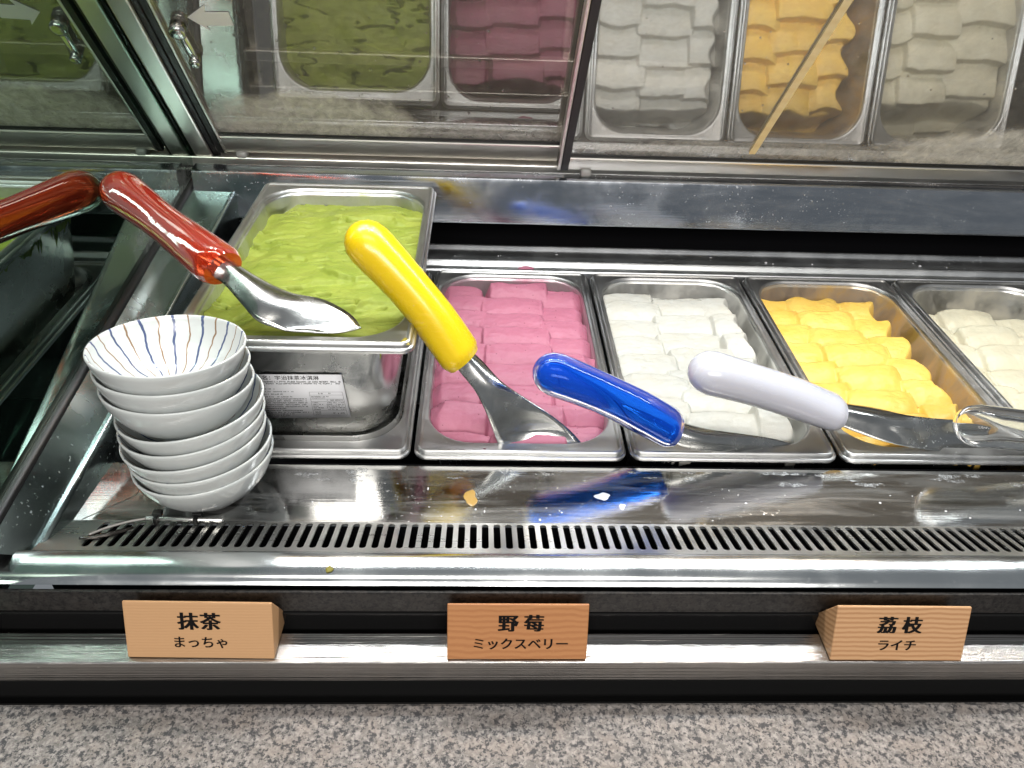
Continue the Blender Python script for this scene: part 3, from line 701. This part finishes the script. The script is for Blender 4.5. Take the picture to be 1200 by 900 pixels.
# ------------------------------------------------------------------ spoons
def smooth_pts(P, n=4):
    P = [Vector(p) for p in P]; out = []
    for i in range(len(P) - 1):
        a, b, c, d = P[max(i - 1, 0)], P[i], P[i + 1], P[min(i + 2, len(P) - 1)]
        for k in range(n):
            t = k / n; out.append(.5 * ((2 * b) + (c - a) * t + (2 * a - 5 * b + 4 * c - d) * t * t + (3 * b - a - 3 * c + d) * t ** 3))
    return out + [P[-1]]
def spoon(label, J, E, bend, r0, r1, r2, hmat, blade, sag, group='ice cream spades', bump_h=0.):
    J, E = Vector(J), Vector(E)
    o = thing('ice_cream_spade', label, 'spade', J, group)
    # handle: ferrule end at J, bulb end at E
    d = (E - J); up = Vector((0, 0, 1)); side = d.cross(up).normalized(); nn = side.cross(d.normalized())
    pts = []; rad = []; fl = []
    L = d.length; dn = d.normalized()
    for t in (-.004, 0, .02, .06, .15, .3, .45, .6, .75, .86, .93):
        pts.append(J + d * max(t, -.0) + dn * (min(t, 0)) + nn * bend * math.sin(math.pi * max(t, 0)))
        base = r0 + (r1 - r0) * sstep(0, .5, t) + (r2 - r1) * sstep(.55, .95, t)
        rad.append(base * (1 if t > .01 else (.95 if t >= 0 else .85))); fl.append(.78 + .18 * sstep(0, .4, t))
    rr = rad[-1]; last = pts[-1]
    for a in (25, 45, 62, 76, 86):
        pts.append(last + (E + nn * 0 - last).normalized() * rr * math.sin(R(a)) * 1.05); rad.append(rr * math.cos(R(a))); fl.append(.96)
    m = MB(); tube(m, pts, rad, 24, fl)
    m.obj('handle', hmat, o, auto=50)
    # blade from stations of (edge a, edge b)
    A = smooth_pts([b[0] for b in blade], 6); B = smooth_pts([b[1] for b in blade], 6); n = len(A); K = 12; rows = []
    for i in range(n):
        a, b = A[i], B[i]; t = i / (n - 1)
        ax = (A[min(i + 1, n - 1)] + B[min(i + 1, n - 1)] - A[max(i - 1, 0)] - B[max(i - 1, 0)]).normalized()
        nr = ax.cross(b - a).normalized()
        if nr.z < 0: nr = -nr
        s_ = sag(t) if callable(sag) else sag
        wdt = (b - a).length
        rows.append([a + (b - a) * (k / K) + nr * (s_ * wdt * math.sin(math.pi * k / K)) for k in range(K + 1)])
    m = MB(); m.loops(rows, close=False)
    bl = m.obj('blade', M_SPOON, o)
    sd = bl.modifiers.new('thick', 'SOLIDIFY'); sd.thickness = .0014; sd.offset = 0
    # tang that runs from the blade up into the handle
    m = MB(); c = (A[0] + B[0]) * .5; hw = (A[0] - B[0]).length * .5
    tube(m, [c + (A[3] + B[3]) * .25 - c * .5 if False else c - dn * .004, J + dn * .002, J + dn * .03, J + dn * .045], [hw * .8, hw * .8, hw * .5, hw * .3], 14, .55)
    m.obj('tang', M_SPOON, o)
    return o
V3 = lambda *a: Vector(a)
spoon('yellow handled ice cream spade dug into the pink ice cream', (.0395, .0461, .0674), (-.0370, .072, .158), .004, .0205, .0176, .0190, plastic('yellow_plastic', (.86, .60, .008)),
      [((.0335, .0405, .0640), (.0480, .0510, .0685)), ((.0404, .0375, .056), (.0575, .0481, .060)), ((.0509, .0319, .044), (.0732, .0404, .046)), ((.0595, .0254, .029), (.0929, .0399, .031)), ((.0661, .0222, .012), (.1174, .0368, .014)), ((.0707, .0202, -.001), (.134, .0325, .001)), ((.0761, .0222, -.012), (.1448, .0278, -.010))],
      lambda t: .32 * (1 - t) ** 1.5 - .13 * sstep(.2, .6, t) * (1 - sstep(.75, 1, t)))
spoon('clear blue handled ice cream spade across the pink and white pans', (.2140, .0200, .0165), (.1075, .0258, .068), .003, .0205, .0172, .0182, plastic_clear('blue_plastic', (.02, .24, 1), .05, .38, (.004, .08, .78), 1.28),
      [((.2106, .0084, .012), (.2251, .0247, .018)), ((.2277, .0071, .006), (.248, .0211, .014)), ((.2556, .0103, -.001), (.2769, .0221, .009)), ((.2874, .0156, -.007), (.3046, .0243, .003)), ((.3159, .0196, -.010), (.3236, .0251, -.004)), ((.3305, .0233, -.013), (.3316, .0244, -.010))],
      lambda t: .30 * (1 - t) - .1 * t)
spoon('white handled ice cream spade across the white and yellow pans', (.3560, .0362, .023), (.2355, .0360, .064), .002, .0195, .0176, .0188, plastic('white_plastic', (.60, .60, .66), .2, .25),
      [((.3565, .0263, .018), (.3656, .0446, .026)), ((.3753, .0227, .012), (.3938, .0445, .022)), ((.403, .0181, .005), (.424, .0408, .017)), ((.4364, .0168, -.001), (.4572, .0431, .012)), ((.4725, .0177, -.006), (.4907, .0477, .007)), ((.5038, .0195, -.010), (.5136, .046, .002))],
      lambda t: .30 * (1 - t) - .22 * sstep(.2, .8, t))
spoon('clear red handled ice cream spade in the green matcha pan', (-.1496, .0747, .1289), (-.2590, .1690, .1535), .0, .0200, .0158, .0185, plastic_clear('red_plastic', (1, .16, .06), .04, .24, (.92, .045, .012), 1.30),
      [((-.1535, .0660, .1250), (-.1490, .0880, .1300)), ((-.1421, .0574, .122), (-.1404, .0837, .127)), ((-.1261, .0395, .116), (-.1176, .0706, .120)), ((-.113, .0261, .110), (-.093, .0604, .114)), ((-.1012, .0235, .106), (-.0682, .0595, .109)), ((-.0909, .0232, .103), (-.0459, .0451, .105)), ((-.0748, .0244, .102), (-.0359, .0303, .102))],
      lambda t: .28 * (1 - t) + .04 - .14 * sstep(.3, .9, t))
sx = V3(.36, -.004, -.004)
spoon('colourless clear handled ice cream spade at the right edge', V3(.5700, .005, .019), V3(.4530, .0045, .036), .002, .0182, .0176, .0180, plastic_clear('clear_plastic', (.95, .96, .95), .02, .03, (.8, .8, .8), 1.22),
      [(V3(*a) + sx, V3(*b) + sx) for a, b in [((.2106, .0084, .012), (.2251, .0247, .018)), ((.2277, .0071, .006), (.248, .0211, .014)), ((.2556, .0103, -.001), (.2769, .0221, .009)), ((.2874, .0156, -.007), (.3046, .0243, .003)), ((.3305, .0233, -.013), (.3316, .0244, -.010))]],
      lambda t: .30 * (1 - t) - .1 * t)

# ------------------------------------------------------------------ bowls
def glaze(stripes):
    t = NT('striped_glaze' if stripes else 'white_glaze')
    n = t.noise(t.coord(), 30, 3)
    col = t.mix(t.math('MULTIPLY', n, .3), (.62, .65, .635), (.55, .585, .58))
    if stripes:
        sep = t.n('SeparateXYZ', i_0=t.coord())
        ang = t.math('ARCTAN2', sep.outputs[1], sep.outputs[0])
        wob = t.math('MULTIPLY_ADD', t.noise(t.coord((1, 1, 2)), 38, 2), .16, -.08)
        a = t.math('MULTIPLY', t.math('ADD', ang, wob), 28 / (2 * math.pi))
        fr = t.math('ABSOLUTE', t.math('SUBTRACT', t.math('FRACT', a), .5))
        par = t.math('GREATER_THAN', t.math('FRACT', t.math('MULTIPLY', t.math('FLOOR', a), .5)), .25)
        wid = t.math('MULTIPLY_ADD', par, .035, .055)
        mk = t.math('LESS_THAN', fr, t.math('MULTIPLY_ADD', t.noise(t.coord(), 90, 2), .06, t.math('SUBTRACT', wid, .03)))
        mk = t.math('MULTIPLY', mk, .92)
        col = t.mix(mk, col, t.mix(par, (.24, .13, .055), (.030, .055, .17)))
    return t.done(t.bsdf(Base_Color=col, Roughness=.22, Coat_Weight=.25, Coat_Roughness=.06, Subsurface_Weight=.08, Subsurface_Radius=(.003, .003, .003), Normal=t.bump(n, .04, .004)))
G_IN, G_OUT = glaze(True), glaze(False)
RB_, HB = .0575, .041
def bowl_mesh():
    outer = [(.0, .003), (.022, .003), (.0225, 0), (.0250, 0), (.0258, .003), (.0330, .0065), (.0415, .0130), (.0490, .0215), (.0540, .0305), (.0566, .0375), (.0574, .0402)]
    lip = [(.0574, .0402), (.0572, .0412), (.0564, .0416), (.0556, .0412)]
    inner = [(.0556, .0412), (.0548, .0385), (.0522, .0312), (.0472, .0228), (.0400, .0150), (.0320, .0095), (.022, .0068), (.010, .0058), (0., .0056)]
    prof = [(r * .89, z * .93) for r, z in outer + lip[1:] + inner[1:]]; k_in = len(outer) + 1; N = 72
    v = []; f = []; mi = []
    for r, z in prof:
        for j in range(N):
            a = 2 * math.pi * j / N; v.append((r * math.cos(a), r * math.sin(a), z))
    for i in range(len(prof) - 1):
        for j in range(N):
            f.append((i * N + j, i * N + (j + 1) % N, (i + 1) * N + (j + 1) % N, (i + 1) * N + j)); mi.append(1 if i >= k_in else 0)
    me = bpy.data.meshes.new('bowl'); me.from_pydata(v, [], f); me.materials.append(G_OUT); me.materials.append(G_IN)
    me.polygons.foreach_set('use_smooth', [True] * len(f)); me.polygons.foreach_set('material_index', mi)
    bm = bmesh.new(); bm.from_mesh(me); bmesh.ops.remove_doubles(bm, verts=bm.verts, dist=1e-6); bm.to_mesh(me); bm.free()
    return me
BM = bowl_mesh()
blab = ['bottom bowl of the stack, its foot on the steel ledge', 'second bowl from the bottom of the white stack', 'third bowl from the bottom of the white stack', 'fourth bowl from the bottom of the white stack',
        'fifth bowl from the bottom, last one before the gap in the stack', 'third bowl from the top, just above the gap in the stack', 'second bowl from the top of the white stack', 'topmost bowl of the stack, blue and brown stripes showing inside']
bx, by, bz = -.1485, -.0335, -.0112
zz = 0
for i in range(8):
    o = bpy.data.objects.new('bowl', BM); COL.objects.link(o)
    if i < 5: o.location = (bx + .0012 * math.sin(i * 2.1), by + .001 * math.cos(i * 1.7), bz + .0122 * i); o.rotation_euler = (R(-4), R(-4 - i * .3), R(37 * i))
    else:
        k = i - 5; o.location = (bx - .0090 - .0005 * k, by + .0005, bz + .0122 * 4 + .0178 + .0146 * k); o.rotation_euler = (R(-8), R(1.5), R(90 + 11 * k))
    o.rotation_mode = 'XYZ'
    # spin about the bowl's own axis first, then lean
    e = o.rotation_euler.copy()
    o.rotation_euler = (Matrix.Rotation(e.x, 3, 'X') @ Matrix.Rotation(e.y, 3, 'Y') @ Matrix.Rotation(e.z, 3, 'Z')).to_euler()
    tag(o, blab[i], 'bowl', 'stacked striped bowls')

# ------------------------------------------------------------------ temperature probe on the grille
pr = thing('temperature_probe', 'thin metal probe with cable and two dark clips on the grille below the bowls', 'probe', gp(-.165, .004, .002))
mb = MB(); tube(mb, [gp(-.189, .0045, .004), gp(-.188, .0045, .004), gp(-.133, .0065, .004), gp(-.132, .0065, .004)], [.001, .0019, .0019, .001], 12)
mb.obj('rod', plain('probe_metal', (.72, .71, .68), .25, metallic=.9), pr)
mb = MB(); tube(mb, smooth_pts([gp(-.189, .0045, .004), gp(-.200, .010, .004), gp(-.212, .018, .003), gp(-.220, .026, .002)], 5), [.0009] * 16, 8)
mb.obj('cable', plain('probe_cable', (.35, .34, .32), .35), pr)
mb = MB()
L = [[gp(x, b, .0012 + h) for b, h in ((c - w_, 0), (c, .0016), (c + w_, 0), (c, -.0005))] for x, c, w_ in ((-.2245, .031, .0004), (-.218, .0285, .0035), (-.208, .0235, .0042), (-.199, .018, .0028), (-.194, .014, .0005))]
mb.loops(L, cap0=True, cap1=True); mb.obj('cable_guide', plain('dark_guide', (.05, .045, .04), .2, metallic=.5), pr)
for x in (-.181, -.152):
    mb = MB(); c = gp(x, .005, .004); mb.box(-.0016, .0016, -.0035, .0035, -.003, .0030, M=Matrix.Translation(c)); mb.box(-.0035, .0035, .0010, .0060, .0005, .0042, M=Matrix.Translation(c))
    mb.obj('clip', M_BLACK, pr, bevel=.0006, smooth=False)

# ------------------------------------------------------------------ flecks of ice and splashes
def flecks(name, label, n, region, mat, seed, rmax=.0016):
    rg = random.Random(seed); m = MB()
    for _ in range(n):
        x, y, z = region(rg); r = .00025 + rmax * rg.random() ** 5; k = rg.uniform(.6, 1.5)
        L = []
        for e in (0., .6, .92): L.append([(x + r * k * math.sqrt(1 - e * e) * math.cos(a) * (1 + .15 * math.sin(3 * a + x * 900)), y + r / k * math.sqrt(1 - e * e) * math.sin(a), z + r * .45 * e) for a in np.linspace(0, 2 * math.pi, 9)[:-1]])
        m.loops(L, cap1=True)
    o = m.obj(name, mat); tag(o, label, 'splashes', kind='stuff'); return o
M_FLECK = plain('milk_white', (.8, .8, .82), .35)
flecks('ice_flecks', 'tiny white flecks of ice cream on the steel ledge', 170, lambda g: (g.uniform(-.2, .6), -.001 - .060 * g.random() ** 1.5, -.0120), M_FLECK, 1, .0013)
flecks('ice_flecks', 'tiny white flecks of ice cream on the rear steel shelf', 60, lambda g: (g.uniform(.01, .65), .359 + .014 * g.random(), .0009), M_FLECK, 2, .0018)
def splash(name, label, cat, c, rx, ry, h, mat, seed):
    rg = random.Random(seed); ph = [rg.uniform(0, 6.28) for _ in range(3)]
    L = []
    for e in (0., .35, .65, .88, .97): L.append([(c[0] + rx * math.sqrt(1 - e * e) * math.cos(a) * (1 + .22 * math.sin(2 * a + ph[0]) + .15 * math.sin(5 * a + ph[1])), c[1] + ry * math.sqrt(1 - e * e) * math.sin(a) * (1 + .2 * math.sin(3 * a + ph[2])), c[2] + h * e) for a in np.linspace(0, 2 * math.pi, 25)[:-1]])
    m = MB(); m.loops(L, cap1=True); return tag(m.obj(name, mat, origin=c), label, cat)
splash('milk_drop', 'larger white milky drop on the ledge below the blue handle', 'drop', (.1535, -.0325, -.0119), .0055, .0042, .0012, plain('milky', (.62, .63, .70), .12), 1)
splash('milk_drop', 'smaller round white drop on the ledge below the blue handle', 'drop', (.168, -.0435, -.0119), .0026, .0032, .0010, plain('milky_white', (.78, .78, .80), .12), 2)
splash('berry_smear', 'small pink smear of berry ice cream on the rear steel shelf', 'smear', (.108, .3405, -.0022), .0075, .0035, .0025, M_BERRY, 3)
splash('matcha_crumb', 'olive crumb of matcha on the bright front lip', 'crumb', (-.0445, -.1225, .0048), .0022, .0028, .0012, plain('matcha_crumb', (.22, .2, .03), .6), 4)
splash('caramel_stain', 'small amber stain on the steel ledge', 'stain', (.049, -.034, -.0119), .006, .0095, .0003, plain('amber_stain', (.45, .28, .08), .2), 5)
splash('matcha_smear', 'olive smear of matcha on the right front corner of the raised pan', 'smear', (-.0015, .0185, .0975), .0045, .0050, .0016, plain('olive_smear', (.30, .24, .03), .4), 6)
splash('matcha_crumb', 'pale green crumb stuck on the right rim of the raised pan', 'crumb', (.0008, .135, .0975), .0028, .0052, .0030, plain('pale_matcha', (.60, .62, .30), .55), 7)
splash('berry_seed', 'tiny dark speck on the rim in front of the pink ice cream', 'speck', (.060, .0125, -.0024), .0012, .0010, .0006, plain('berry_seed', (.12, .01, .04), .5), 8)
rg = random.Random(12); m = MB()
for _ in range(46):
    x = rg.uniform(-.17, .60); y = -.0035 - .016 * rg.random() ** 2; rx = rg.uniform(.003, .012); ry = rg.uniform(.0008, .0030); ph = [rg.uniform(0, 6.3) for _ in range(3)]; L = []
    for e in (0., .5, .9): L.append([(x + rx * math.sqrt(1 - e * e) * math.cos(a) * (1 + .3 * math.sin(3 * a + ph[0]) + .15 * math.sin(7 * a + ph[1])) + .15 * rx * math.sin(2 * a), y + ry * math.sqrt(1 - e * e) * math.sin(a) * (1 + .3 * math.sin(4 * a + ph[2])), -.0118 + .0006 * e * (ry / .002)) for a in np.linspace(0, 2 * math.pi, 23)[:-1]])
    m.loops(L, cap1=True)
t = NT('frost_smear'); nz = t.noise(t.coord(), 300, 4, .7)
a_ = t.bsdf(Base_Color=(.70, .72, .73), Roughness=.5, Alpha=t.math('MULTIPLY', t.ramp(nz, (.35, 0), (.65, 1)), .55))
tag(m.obj('frost_smears', t.done(a_)), 'thin frosty smears along the front edges of the pans', 'frost', kind='stuff')
